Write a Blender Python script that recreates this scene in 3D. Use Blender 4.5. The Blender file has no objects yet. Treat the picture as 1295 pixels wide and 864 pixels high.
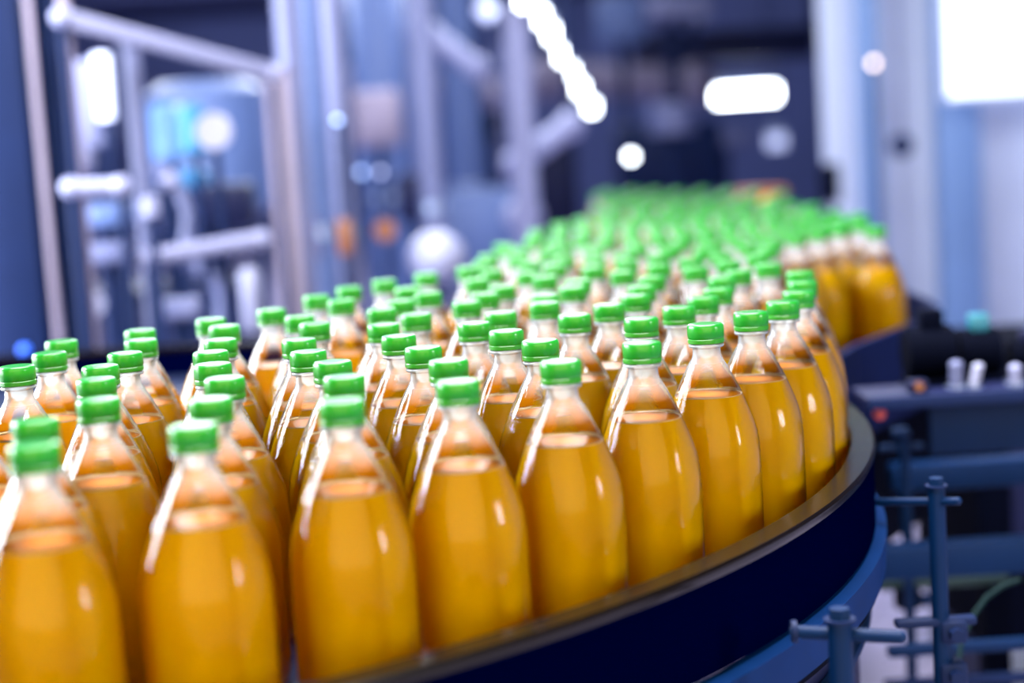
import bpy, bmesh, math, random
from mathutils import Vector, Matrix
random.seed(7)
PI = math.pi
scene = bpy.context.scene
COL = scene.collection

# ------------------------------------------------------------------ camera
F_PX = 2150.0                      # focal length in pixels of the 1295x864 frame
PITCH = math.atan(252 / F_PX)      # looking slightly down
ROLL = math.radians(3.5)
TABLE_Z = 0.90                     # height of the accumulation table
RIM_Z = TABLE_Z + 0.068            # top of its guide rim
CAM_Z = TABLE_Z + 0.466
cp, sp, cr, sr = math.cos(PITCH), math.sin(PITCH), math.cos(ROLL), math.sin(ROLL)
FWD = Vector((0, cp, -sp)); R0 = Vector((1, 0, 0)); D0 = Vector((0, -sp, -cp))
RIGHT = cr * R0 + sr * D0
UP = -(-sr * R0 + cr * D0)
cam_data = bpy.data.cameras.new('camera')
cam = bpy.data.objects.new('camera', cam_data); COL.objects.link(cam)
rot = Matrix((RIGHT, UP, -FWD)).transposed()
cam.matrix_world = Matrix.Translation((0, 0, CAM_Z)) @ rot.to_4x4()
cam_data.sensor_width = 36.0
cam_data.lens = F_PX / 1295 * 36
cam_data.clip_end = 200
cam_data.dof.use_dof = True
cam_data.dof.focus_distance = 1.80
cam_data.dof.aperture_fstop = 1.75
cam_data.dof.aperture_blades = 8
scene.camera = cam

# ------------------------------------------------------------------ world and exposure
scene.view_settings.view_transform = 'Standard'
scene.view_settings.look = 'None'
scene.view_settings.gamma = 1.0
scene.view_settings.use_curve_mapping = False
scene.view_settings.exposure = 0.22
world = bpy.data.worlds.new('world'); scene.world = world
world.use_nodes = True
bg = world.node_tree.nodes['Background']
bg.inputs[0].default_value = (0.70, 0.80, 1.0, 1)
bg.inputs[1].default_value = 0.5
cy = scene.cycles
cy.max_bounces = 10; cy.transparent_max_bounces = 40; cy.diffuse_bounces = 7
cy.glossy_bounces = 4; cy.transmission_bounces = 8
cy.use_denoising = True
cy.caustics_reflective = False; cy.caustics_refractive = False
cy.sample_clamp_indirect = 6.0

def area(name, loc, target, size, size_y, power, color):
    l = bpy.data.lights.new(name, 'AREA'); l.shape = 'RECTANGLE'
    l.size = size; l.size_y = size_y; l.energy = power; l.color = color
    o = bpy.data.objects.new(name, l); COL.objects.link(o)
    o.location = loc
    o.rotation_euler = (Vector(target) - Vector(loc)).to_track_quat('-Z', 'Y').to_euler()
    return o
# daylight through the high side windows of the hall, and the lamps of the hall, with unseen fill added
area('window_daylight_high', (-3.2, 3.3, 2.6), (0, 2.0, 1.05), 2.8, 1.6, 520, (0.90, 0.95, 1.0))
area('window_daylight_low', (-3.2, 2.8, 1.15), (0, 2.0, 1.15), 3.4, 1.1, 220, (0.90, 0.95, 1.0))
area('side_lamp', (2.9, 0.5, 1.50), (0.1, 1.8, 1.1), 0.36, 0.8, 42, (1.0, 0.99, 0.97))
area('fill_over_line', (0.0, 2.2, 3.45), (0.0, 2.2, 0), 2.6, 3.2, 520, (1.0, 0.98, 0.95))  # added overhead fill for soft top light and juice glow
area('warm_fill_behind_camera', (0.0, -1.3, 1.9), (0.0, 2.0, 1.1), 5.0, 2.4, 150, (1.0, 0.84, 0.36))  # added warm fill, unseen, brightening the bottle fronts
area('lamp_bank_over_far_line', (0.2, 6.5, 3.45), (0.2, 6.5, 0), 2.0, 3.0, 110, (0.94, 0.97, 1.0))
area('hall_lamps_far', (-1.8, 13.5, 3.5), (-1.8, 13.5, 0), 6.0, 13.0, 430, (0.80, 0.87, 1.0))
area('cap_glare_fill', (-0.9, 9.0, 2.75), (-0.3, 1.8, 1.2), 3.2, 1.1, 140, (0.92, 0.96, 1.0))  # added unseen light, hung for white glare on the cap tops
area('back_wall_fill', (0, 22.0, 3.4), (0, 27.0, 1.8), 12.0, 0.8, 140, (0.78, 0.84, 1.0))  # added fill that lifts the dark back wall
area('hall_lamps_right', (4.4, 4.8, 3.1), (3.2, 8.2, 1.3), 2.0, 1.0, 70, (0.86, 0.92, 1.0))

# ------------------------------------------------------------------ materials
def lin(c):
    return tuple(((v / 255) / 12.92 if v / 255 <= 0.04045 else ((v / 255 + 0.055) / 1.055) ** 2.4) for v in c)
def mat(name, rgb, rough=0.5, metal=0.0, noise=0.0, scale=8.0, bump=0.0, emit=0.0, spec=0.5, coat=0.0):
    m = bpy.data.materials.new(name); m.use_nodes = True
    nt = m.node_tree; b = nt.nodes['Principled BSDF']
    c = lin(rgb)
    b.inputs['Roughness'].default_value = rough
    b.inputs['Metallic'].default_value = metal
    b.inputs['Specular IOR Level'].default_value = spec
    b.inputs['Coat Weight'].default_value = coat
    b.inputs['Base Color'].default_value = (*c, 1)
    tc = nt.nodes.new('ShaderNodeTexCoord')
    nz = nt.nodes.new('ShaderNodeTexNoise'); nz.inputs['Scale'].default_value = scale; nz.inputs['Detail'].default_value = 4
    nt.links.new(tc.outputs['Object'], nz.inputs['Vector'])
    if noise:
        mx = nt.nodes.new('ShaderNodeMix'); mx.data_type = 'RGBA'
        mx.inputs['A'].default_value = (*[v * (1 - noise) for v in c], 1)
        mx.inputs['B'].default_value = (*[min(1, v * (1 + noise)) for v in c], 1)
        nt.links.new(nz.outputs['Fac'], mx.inputs['Factor'])
        nt.links.new(mx.outputs['Result'], b.inputs['Base Color'])
    if bump:
        bp = nt.nodes.new('ShaderNodeBump'); bp.inputs['Strength'].default_value = bump; bp.inputs['Distance'].default_value = 0.002
        nt.links.new(nz.outputs['Fac'], bp.inputs['Height']); nt.links.new(bp.outputs['Normal'], b.inputs['Normal'])
    if emit:
        b.inputs['Emission Color'].default_value = (*c, 1); b.inputs['Emission Strength'].default_value = emit
    return m
M = {}
M['steel'] = mat('brushed_steel', (150, 165, 200), 0.35, 0.85, 0.15, 20)
M['steel_dark'] = mat('dark_steel', (8, 24, 60), 0.55, 0.0, 0.25, 6, spec=0.12)
M['steel_blue'] = mat('blue_grey_steel', (0, 26, 62), 0.5, 0.0, 0.2, 14, spec=0.1)
M['pale'] = mat('pale_painted_steel', (116, 120, 156), 0.45, 0.1, 0.08, 5)
M['lilac'] = mat('lilac_grey_paint', (84, 90, 128), 0.5, 0.1, 0.12, 5)
M['brown'] = mat('taupe_steel', (120, 112, 135), 0.5, 0.3, 0.2, 5)
M['midblue'] = mat('mid_blue_paint', (70, 90, 138), 0.5, 0.1, 0.2, 4)
M['navy'] = mat('navy_paint', (6, 14, 52), 0.55, 0.0, 0.3, 5, spec=0.2)
M['black_navy'] = mat('black_rubber', (1, 3, 16), 0.8, 0.0, 0.2, 9, spec=0.03)
M['skirt'] = mat('navy_skirt', (0, 1, 24), 0.9, 0.0, 0.15, 3, spec=0.0)
M['conv_wall'] = mat('dark_blue_guide', (2, 14, 54), 0.6, 0.0, 0.2, 4, spec=0.1)
M['band'] = mat('blue_steel_band', (0, 32, 78), 0.6, 0.0, 0.3, 10, spec=0.05)
M['turquoise'] = mat('turquoise_plastic', (4, 92, 140), 0.4, 0, 0.1)
M['skyblue'] = mat('sky_blue_plastic', (90, 132, 190), 0.4, 0, 0.15)
M['amber'] = mat('amber_plastic', (120, 70, 36), 0.45, 0, 0.15)
M['orange_box'] = mat('orange_plastic', (240, 150, 10), 0.45, 0, 0.15)
M['red'] = mat('red_plastic', (190, 70, 60), 0.4)
M['blue_lens'] = mat('blue_lens', (20, 90, 220), 0.3, emit=0.8)
M['teal'] = mat('teal_plastic', (10, 90, 110), 0.4)
M['green'] = mat('green_belt', (4, 44, 44), 0.6)
M['white'] = mat('white_plastic', (136, 140, 172), 0.4, 0, 0.05)
M['cable'] = mat('green_cable', (0, 26, 30), 0.6, spec=0.1)
M['glow'] = mat('lamp_tube', (240, 248, 255), emit=14.0)
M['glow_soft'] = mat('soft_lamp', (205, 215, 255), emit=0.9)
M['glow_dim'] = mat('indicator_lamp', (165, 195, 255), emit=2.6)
M['glow_warm'] = mat('warm_lamp', (255, 226, 205), emit=6.0)
M['window_glow'] = mat('daylit_frosted_pane', (225, 236, 255), emit=1.35)
M['wall'] = mat('hall_wall_paint', (92, 104, 158), 0.7, 0, 0.35, 0.6)
M['wall_side'] = mat('side_wall_panel', (130, 150, 200), 0.6, 0, 0.15, 0.8)
M['ceiling'] = mat('dark_ceiling', (48, 56, 104), 0.8, 0, 0.3, 0.7)
M['curtain'] = mat('pale_strip_curtain', (170, 180, 206), 0.45, 0, 0.08, 3)
M['column_blue'] = mat('blue_column', (88, 116, 160), 0.5, 0, 0.1, 2)

def floor_mat():
    m = bpy.data.materials.new('floor_tiles'); m.use_nodes = True
    nt = m.node_tree; b = nt.nodes['Principled BSDF']
    tc = nt.nodes.new('ShaderNodeTexCoord'); br = nt.nodes.new('ShaderNodeTexBrick')
    mp = nt.nodes.new('ShaderNodeMapping'); mp.inputs['Rotation'].default_value = (0, 0, 0.5)
    nt.links.new(tc.outputs['Object'], mp.inputs['Vector']); nt.links.new(mp.outputs['Vector'], br.inputs['Vector'])
    br.inputs['Color1'].default_value = (*lin((178, 170, 208)), 1)
    br.inputs['Color2'].default_value = (*lin((190, 182, 214)), 1)
    br.inputs['Mortar'].default_value = (*lin((130, 122, 160)), 1)
    br.inputs['Scale'].default_value = 2.2; br.inputs['Mortar Size'].default_value = 0.015
    br.offset = 0.0
    nt.links.new(br.outputs['Color'], b.inputs['Base Color'])
    b.inputs['Roughness'].default_value = 0.35
    return m
M['floor'] = floor_mat()

def disc_mat():
    m = mat('bronze_glossy_plate', (8, 5, 2), 0.22, 0.0, 0.15, 30, spec=0.12)
    return m
M['disc'] = disc_mat()
M['belt'] = mat('dark_belt', (16, 26, 52), 0.35, 0.2, 0.2, 20)

def juice_mat():
    m = bpy.data.materials.new('orange_juice'); m.use_nodes = True
    nt = m.node_tree; b = nt.nodes['Principled BSDF']
    tc = nt.nodes.new('ShaderNodeTexCoord')
    nz = nt.nodes.new('ShaderNodeTexNoise'); nz.inputs['Scale'].default_value = 14
    mx = nt.nodes.new('ShaderNodeMix'); mx.data_type = 'RGBA'
    mx.inputs['A'].default_value = (1.0, 0.55, 0.0, 1); mx.inputs['B'].default_value = (1.0, 0.62, 0.0, 1)
    nt.links.new(tc.outputs['Object'], nz.inputs['Vector'])
    nt.links.new(nz.outputs['Fac'], mx.inputs['Factor'])
    out = nt.nodes['Material Output']
    tr = nt.nodes.new('ShaderNodeBsdfTranslucent'); ms = nt.nodes.new('ShaderNodeMixShader')
    nt.links.new(mx.outputs['Result'], b.inputs['Base Color']); nt.links.new(mx.outputs['Result'], tr.inputs['Color'])
    b.inputs['Roughness'].default_value = 0.1
    b.inputs['Specular IOR Level'].default_value = 0.2
    ms.inputs[0].default_value = 0.55
    nt.links.new(b.outputs[0], ms.inputs[1]); nt.links.new(tr.outputs[0], ms.inputs[2])
    nt.links.new(ms.outputs[0], out.inputs['Surface'])
    return m
M['juice'] = juice_mat()
M['meniscus'] = mat('pale_meniscus', (226, 190, 140), 0.3)  # pale colour painting the bright line of the meniscus

M['surface'] = mat('juice_surface', (176, 100, 2), 0.3, 0, 0.1, 30, spec=0.03)  # darker than the juice: grazing reflection of the liquid top put into the colour

def shell_mat():
    m = bpy.data.materials.new('clear_pet'); m.use_nodes = True
    nt = m.node_tree
    for n in list(nt.nodes):
        if n.type != 'OUTPUT_MATERIAL': nt.nodes.remove(n)
    out = [n for n in nt.nodes if n.type == 'OUTPUT_MATERIAL'][0]
    tp = nt.nodes.new('ShaderNodeBsdfTransparent'); tp.inputs[0].default_value = (0.97, 0.985, 1, 1)
    gl = nt.nodes.new('ShaderNodeBsdfGlossy'); gl.inputs['Roughness'].default_value = 0.06
    df = nt.nodes.new('ShaderNodeBsdfTranslucent'); df.inputs[0].default_value = (0.95, 0.97, 1, 1)
    tc = nt.nodes.new('ShaderNodeTexCoord')
    vo = nt.nodes.new('ShaderNodeTexNoise'); vo.inputs['Scale'].default_value = 420; vo.inputs['Detail'].default_value = 2
    st = nt.nodes.new('ShaderNodeTexNoise'); st.inputs['Scale'].default_value = 60; st.inputs['Detail'].default_value = 3
    mp = nt.nodes.new('ShaderNodeMapping'); mp.inputs['Scale'].default_value = (1, 1, 0.12)
    nt.links.new(tc.outputs['Object'], mp.inputs['Vector']); nt.links.new(mp.outputs[0], st.inputs['Vector'])
    nt.links.new(tc.outputs['Object'], vo.inputs['Vector'])
    ad = nt.nodes.new('ShaderNodeMath'); ad.operation = 'MULTIPLY_ADD'; ad.inputs[1].default_value = 0.25
    nt.links.new(vo.outputs['Fac'], ad.inputs[0]); nt.links.new(st.outputs['Fac'], ad.inputs[2])
    bp = nt.nodes.new('ShaderNodeBump'); bp.inputs['Strength'].default_value = 0.35; bp.inputs['Distance'].default_value = 0.0015
    nt.links.new(ad.outputs[0], bp.inputs['Height'])
    nt.links.new(bp.outputs[0], gl.inputs['Normal'])
    lw = nt.nodes.new('ShaderNodeFresnel'); lw.inputs['IOR'].default_value = 1.58
    nt.links.new(bp.outputs[0], lw.inputs['Normal'])
    mu = nt.nodes.new('ShaderNodeMath'); mu.operation = 'MULTIPLY_ADD'; mu.inputs[1].default_value = 1.5; mu.inputs[2].default_value = -0.074; mu.use_clamp = True
    nt.links.new(lw.outputs[0], mu.inputs[0])
    haze = nt.nodes.new('ShaderNodeMixShader')
    # condensation haze above the filling line
    sx = nt.nodes.new('ShaderNodeSeparateXYZ'); nt.links.new(tc.outputs['Object'], sx.inputs[0])
    mr = nt.nodes.new('ShaderNodeMapRange'); mr.inputs[1].default_value = 0.202; mr.inputs[2].default_value = 0.228
    mr.inputs[3].default_value = 0.0; mr.inputs[4].default_value = 0.42
    nt.links.new(sx.outputs['Z'], mr.inputs[0])
    nt.links.new(mr.outputs[0], haze.inputs[0])
    d2 = nt.nodes.new('ShaderNodeBsdfDiffuse'); d2.inputs[0].default_value = (0.80, 0.90, 1, 1)
    hm = nt.nodes.new('ShaderNodeMixShader'); hm.inputs[0].default_value = 0.5
    nt.links.new(df.outputs[0], hm.inputs[1]); nt.links.new(d2.outputs[0], hm.inputs[2])
    nt.links.new(tp.outputs[0], haze.inputs[1]); nt.links.new(hm.outputs[0], haze.inputs[2])
    mx = nt.nodes.new('ShaderNodeMixShader')
    nt.links.new(mu.outputs[0], mx.inputs[0]); nt.links.new(haze.outputs[0], mx.inputs[1]); nt.links.new(gl.outputs[0], mx.inputs[2])
    nt.links.new(mx.outputs[0], out.inputs['Surface'])
    return m
M['shell'] = shell_mat()

def cap_mat(name, c1):
    m = mat(name, c1, 0.3, 0, 0.06, 40, spec=0.2, coat=0.8)
    m.node_tree.nodes['Principled BSDF'].inputs['Coat Roughness'].default_value = 0.18
    nt = m.node_tree; b = nt.nodes['Principled BSDF']; out = nt.nodes['Material Output']
    tr = nt.nodes.new('ShaderNodeBsdfTranslucent'); ms = nt.nodes.new('ShaderNodeMixShader')
    tr.inputs[0].default_value = (0.22, 0.56, 0.0, 1)
    ms.inputs[0].default_value = 0.4
    nt.links.new(b.outputs[0], ms.inputs[1]); nt.links.new(tr.outputs[0], ms.inputs[2]); nt.links.new(ms.outputs[0], out.inputs['Surface'])
    return m
M['cap'] = cap_mat('green_cap_plastic', (0, 126, 40))
M['cap_band'] = cap_mat('green_band_plastic', (44, 140, 34))

# ------------------------------------------------------------------ geometry helpers
class MB:
    def __init__(s): s.bm = bmesh.new()
    def box(s, c, size, rot=None, bev=0.0):
        bm = s.bm; r = bmesh.ops.create_cube(bm, size=1.0); vs = r['verts']
        mt = Matrix.Translation(c) @ (rot.to_4x4() if rot else Matrix.Identity(4)) @ Matrix.Diagonal((*size, 1))
        bmesh.ops.transform(bm, matrix=mt, verts=vs)
        if bev:
            es = list({e for v in vs for e in v.link_edges})
            bmesh.ops.bevel(bm, geom=es, offset=min(bev, min(size) * 0.3), segments=2, affect='EDGES', profile=0.5)
        return s
    def tube(s, a, b, r, r2=None, n=20):
        a, b = Vector(a), Vector(b); d = b - a
        r2 = r if r2 is None else r2
        res = bmesh.ops.create_cone(s.bm, cap_ends=True, segments=n, radius1=r, radius2=r2, depth=d.length)
        q = d.to_track_quat('Z', 'Y').to_matrix().to_4x4()
        bmesh.ops.transform(s.bm, matrix=Matrix.Translation((a + b) / 2) @ q, verts=res['verts'])
        return s
    def ball(s, c, r, sz=(1, 1, 1)):
        res = bmesh.ops.create_uvsphere(s.bm, u_segments=20, v_segments=12, radius=r)
        bmesh.ops.transform(s.bm, matrix=Matrix.Translation(c) @ Matrix.Diagonal((*sz, 1)), verts=res['verts'])
        return s
    def lathe(s, prof, n=48, c=(0, 0, 0), mod=None, close_bottom=True, close_top=True, a0=0, a1=2 * PI):
        bm = s.bm; rings = []
        full = abs(a1 - a0 - 2 * PI) < 1e-6
        cnt = n if full else n + 1
        for r, z in prof:
            ring = []
            for i in range(cnt):
                a = a0 + (a1 - a0) * i / n
                rr = r * (mod(a, z) if mod else 1)
                ring.append(bm.verts.new((c[0] + rr * math.cos(a), c[1] + rr * math.sin(a), c[2] + z)))
            rings.append(ring)
        for k in range(len(rings) - 1):
            for i in range(n):
                j = (i + 1) % cnt
                bm.faces.new((rings[k][i], rings[k][j], rings[k + 1][j], rings[k + 1][i]))
        if full and close_bottom: bm.faces.new(list(reversed(rings[0])))
        if full and close_top: bm.faces.new(rings[-1])
        return s
    def path(s, pts, r, n=12):
        # swept tube along a polyline
        bm = s.bm; pts = [Vector(p) for p in pts]; rings = []
        for i, p in enumerate(pts):
            t = (pts[min(i + 1, len(pts) - 1)] - pts[max(i - 1, 0)]).normalized()
            q = t.to_track_quat('Z', 'Y')
            rings.append([bm.verts.new(p + q @ Vector((r * math.cos(2 * PI * k / n), r * math.sin(2 * PI * k / n), 0))) for k in range(n)])
        for a, b in zip(rings, rings[1:]):
            for k in range(n): bm.faces.new((a[k], a[(k + 1) % n], b[(k + 1) % n], b[k]))
        bm.faces.new(list(reversed(rings[0]))); bm.faces.new(rings[-1])
        return s
    def slab(s, outline, z0, z1):
        bm = s.bm
        lo = [bm.verts.new((x, y, z0)) for x, y in outline]; hi = [bm.verts.new((x, y, z1)) for x, y in outline]
        bm.faces.new(list(reversed(lo))); bm.faces.new(hi)
        n = len(lo)
        for i in range(n): bm.faces.new((lo[i], lo[(i + 1) % n], hi[(i + 1) % n], hi[i]))
        return s
    def build(s, name, m, parent=None, smooth=True, origin=None):
        bmesh.ops.recalc_face_normals(s.bm, faces=s.bm.faces)
        if origin is not None:
            bmesh.ops.translate(s.bm, vec=-Vector(origin), verts=s.bm.verts)
        me = bpy.data.meshes.new(name); s.bm.to_mesh(me); s.bm.free()
        if smooth:
            me.polygons.foreach_set('use_smooth', [True] * len(me.polygons))
            try: me.set_sharp_from_angle(angle=math.radians(38))
            except Exception: pass
        me.materials.append(m)
        o = bpy.data.objects.new(name, me); COL.objects.link(o)
        if origin is not None and parent is None: o.location = origin
        if parent is not None:
            o.parent = parent
            if origin is not None: o.location = origin
        return o
def tag(o, label=None, cat=None, group=None, kind=None):
    if label: o['label'] = label
    if cat: o['category'] = cat
    if group: o['group'] = group
    if kind: o['kind'] = kind
    return o
def empty(name, loc=(0, 0, 0), rz=0.0):
    o = bpy.data.objects.new(name, None); COL.objects.link(o); o.location = loc; o.rotation_euler = (0, 0, rz); o.empty_display_size = 0.05
    return o
def dup_tree(o, parent=None):
    c = o.copy(); COL.objects.link(c)
    if parent is not None: c.parent = parent
    for ch in list(o.children): dup_tree(ch, c)
    return c
def at(px, py, Y):
    """World point seen at pixel (px, py) of the 1295x864 frame, Y metres ahead (used to take sizes off the photograph)."""
    x = (px - 647.5) / F_PX; y = (py - 432) / F_PX
    xr = cr * x - sr * y; yr = sr * x + cr * y
    d = R0 * xr + FWD + D0 * yr
    t = Y / d.y
    return Vector((d.x * t, Y, CAM_Z + d.z * t))
def px_m(n, Y): return n * Y / F_PX

# ------------------------------------------------------------------ hall: floor, walls, ceiling
def struct(name, mb, m):
    return tag(mb.build(name, m, smooth=False), kind='structure')
struct('floor', MB().box((0, 11.5, -0.05), (16.4, 31.4, 0.1)), M['floor'])
struct('ceiling', MB().box((0, 11.5, 3.6), (16.4, 31.4, 0.1)), M['ceiling'])
struct('wall_back', MB().box((0, 27, 1.775), (15.8, 0.2, 3.55)), M['wall'])
struct('wall_left', MB().box((-8.0, 11.5, 1.775), (0.2, 31, 3.55)), M['wall_side'])
struct('wall_right', MB().box((8.0, 11.5, 1.775), (0.2, 31, 3.55)), M['wall_side'])
struct('wall_front', MB().box((0, -4.0, 1.775), (15.8, 0.2, 3.55)), M['wall'])

# ------------------------------------------------------------------ round accumulation table and the conveyor behind it
TC = (-0.891, 2.382); TR = 1.368; TI = TR - 0.030
table = empty('accumulation_table', (TC[0], TC[1], 0))
tag(table, 'round navy bottling table with raised bronze-topped rim holding the nearest juice bottles', 'table')
A0, A1 = math.radians(54), math.radians(368)
def lat(name, prof, m, parent=table, n=170, arc=True):
    return MB().lathe(prof, n=n, a0=A0 if arc else 0, a1=A1 if arc else 2 * PI, close_bottom=False, close_top=False).build(name, m, parent)
lat('table_top', [(0.001, TABLE_Z), (TI - 0.004, TABLE_Z), (TI - 0.004, TABLE_Z - 0.012), (0.001, TABLE_Z - 0.012)], M['belt'], arc=False)
lat('rim_ledge', [(TI, RIM_Z - .012), (TI, RIM_Z - .001), (TI + .001, RIM_Z), (TR - 0.003, RIM_Z), (TR, RIM_Z - 0.003), (TR, RIM_Z - .006), (TR - .002, RIM_Z - .012)], M['disc'])['label'] = 'glossy bronze rim ledge'
lat('guide_wall', [(TI + .002, TABLE_Z - .02), (TI + .002, RIM_Z - .0125), (TR - .012, RIM_Z - .0125), (TR - .012, TABLE_Z - .02)], M['skirt'])
lat('side_skirt', [(TR - 0.011, RIM_Z - 0.104), (TR - 0.003, RIM_Z - 0.100), (TR - 0.003, RIM_Z - 0.0125)], M['skirt'])
band = lat('steel_band', [(TR - 0.01, RIM_Z - 0.152), (TR + 0.008, RIM_Z - 0.150), (TR + 0.010, RIM_Z - 0.108), (TR - 0.01, RIM_Z - 0.1045)], M['band'])
band['label'] = 'lighter blue steel band'
lat('rubber_seal', [(TR - 0.01, RIM_Z - 0.160), (TR + 0.004, RIM_Z - 0.159), (TR + 0.004, RIM_Z - 0.1525)], M['black_navy'])
lat('lower_drum', [(TR - 0.04, RIM_Z - 0.36), (TR - 0.03, RIM_Z - 0.355), (TR - 0.03, RIM_Z - 0.165), (TR - 0.03, RIM_Z - 0.1605)], M['navy'])
lat('lower_hoop', [(TR - 0.028, RIM_Z - 0.222), (TR - 0.014, RIM_Z - 0.220), (TR - 0.012, RIM_Z - 0.214), (TR - 0.014, RIM_Z - 0.208), (TR - 0.028, RIM_Z - 0.206)], M['steel_blue'])
MB().lathe([(0.62, 0.0), (0.60, 0.03), (0.42, 0.06), (0.42, TABLE_Z - 0.0125)], n=64).build('pedestal', M['navy'], table)

U = 1.3
arc = [(TC[0] + (TR + 0.012) * math.cos(math.radians(a)), TC[1] + (TR + 0.012) * math.sin(math.radians(a))) for a in range(52, 7, -3)]
right_edge = [(x * U, y * U) for x, y in [(.400, 2.17), (.465, 2.32), (.568, 2.486), (.672, 2.66), (.70, 2.86), (.705, 3.2), (.705, 3.6), (.745, 4.1), (.71, 4.5), (.61, 4.8), (.48, 5.1), (.33, 5.42)]]
left_edge = [(x * U, y * U) for x, y in [(.19, 5.42), (.19, 3.85), (.13, 3.75), (.08, 3.45), (.01, 3.07), (-.045, 2.78)]]
outline = arc + right_edge + left_edge
conv = empty('bottle_conveyor', (0.45, 4.8, 0))
tag(conv, 'dark blue conveyor run leading away behind the round table, crowded with small bottles', 'conveyor')
def slab_part(name, ol, z0, z1, m):
    o = MB().slab(ol, z0, z1).build(name, m, None, smooth=False); o.parent = conv; o.location = (-0.45, -4.8, 0); return o
slab_part('belt', outline, TABLE_Z - 0.01, TABLE_Z, M['belt'])
def wall_along(name, pts_, z0, z1, th, m):
    """a thin upright wall following a polyline, on its outer (right-hand) side"""
    out_ = []
    for i_, p_ in enumerate(pts_):
        a_ = Vector(pts_[max(i_ - 1, 0)]); b_ = Vector(pts_[min(i_ + 1, len(pts_) - 1)]); d_ = (b_ - a_).normalized()
        out_.append((p_[0] + d_.y * th, p_[1] - d_.x * th))
    return slab_part(name, list(pts_) + out_[::-1], z0, z1, m)
wall_along('guide_wall', right_edge, RIM_Z - 0.17, RIM_Z, .012, M['conv_wall'])
wall_along('guide_wall', left_edge, RIM_Z - 0.17, RIM_Z, .012, M['conv_wall'])
slab_part('under_frame', [(x - .012 if x > .4 else x + .012, y) for x, y in outline[len(arc):]], TABLE_Z - 0.34, TABLE_Z - 0.0105, M['black_navy'])
for x, y in [(.55, 3.3), (.3, 3.9), (.80, 4.4), (.35, 5.0), (.80, 5.6), (.32, 6.6), (.6, 6.2)]:
    mb = MB(); mb.tube((0, 0, 0.02), (0, 0, TABLE_Z - 0.3405), 0.025); mb.tube((0, 0, 0), (0, 0, 0.02), 0.05)
    o = mb.build('leg', M['steel_blue']); o.parent = conv; o.location = (x - 0.45, y - 4.8, 0)

# ------------------------------------------------------------------ the juice bottles
PROF = [(.034, .0030), (.041, .0), (.047, .0015), (.0505, .0055), (.0525, .011), (.0535, .020), (.0534, .035), (.0535, .0585), (.0535, .0600), (.0535, .0618),
        (.0535, .0960), (.0535, .0975), (.0535, .0992), (.0534, .110), (.0531, .122), (.0524, .133), (.0509, .1435), (.0484, .1535), (.0450, .1635), (.0411, .1735), (.0370, .1835), (.0323, .1935), (.0272, .2035),
        (.0226, .2125), (.0190, .2185), (.0165, .2225), (.0152, .2265), (.0149, .2340), (.0187, .2352), (.0192, .2362), (.0192, .2372), (.0185, .2382), (.0162, .2390), (.0160, .2535)]
LEVEL = 0.183
def flute(a, z):
    if z < 0.010 or z > 0.221: return 1.0
    k = min(1, (z - 0.010) / 0.02, (0.221 - z) / 0.03)
    ph = 0.0 if 0.060 < z < 0.0975 else PI / 10
    return 1 + 0.016 * k * (abs(math.cos(5 * a + ph)) ** 0.7 - 0.6)
bottle0 = empty('juice_bottle')
MB().lathe(PROF, n=60, mod=flute).build('clear_bottle', M['shell'], bottle0)
jp = [(r - .0010, z + (.0008 if z < .01 else 0)) for r, z in PROF if z < LEVEL - .002]
rl = .0372
jp += [(rl - .0008, LEVEL)]
juice = MB().lathe(jp, n=60, mod=flute, close_top=False).build('juice', M['juice'], bottle0)
MB().lathe([(rl - .0009, LEVEL - .0001), (rl - .0030, LEVEL - .0010), (.018, LEVEL - .0012), (.002, LEVEL - .0012)], n=60).build('juice_surface', M['surface'], juice)
fm = MB(); fm.lathe([(rl - .0030, LEVEL - .0008), (rl - .0014, LEVEL - .0003), (rl - .0008, LEVEL + .0004), (rl - .0011, LEVEL + .0009), (rl - .0020, LEVEL + .0006), (rl - .0034, LEVEL - .0006)], n=60, close_bottom=False, close_top=False)  # thin pale ring added as the bright meniscus highlight
fo = fm.build('meniscus_line', M['meniscus'], [c for c in bottle0.children if c.name.startswith('juice')][0])
fo['label'] = 'pale foam highlight painted as a ring at the filling level'
capm = MB()
def knurl(a, z):
    return 1 + (0.006 * math.cos(60 * a) if 0.2455 < z < 0.2565 else 0)
capm.lathe([(.0172, 0.2445), (.0190, 0.2446), (.0193, 0.2455), (.0195, 0.2462), (.0195, 0.2555), (.0193, 0.2578), (.0184, 0.2594), (.0170, 0.2600), (.0100, 0.2598), (.002, 0.2598)], n=120, mod=knurl)
cap = capm.build('cap', M['cap'], bottle0)
bandm = MB(); bandm.lathe([(.0165, 0.2392), (.0190, 0.2393), (.0196, 0.2400), (.0196, 0.2436), (.0190, 0.2443), (.0165, 0.2443)], n=60)
cb = bandm.build('cap_band', M['cap_band'], cap)
cb['label'] = 'paler green tamper band'

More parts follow.
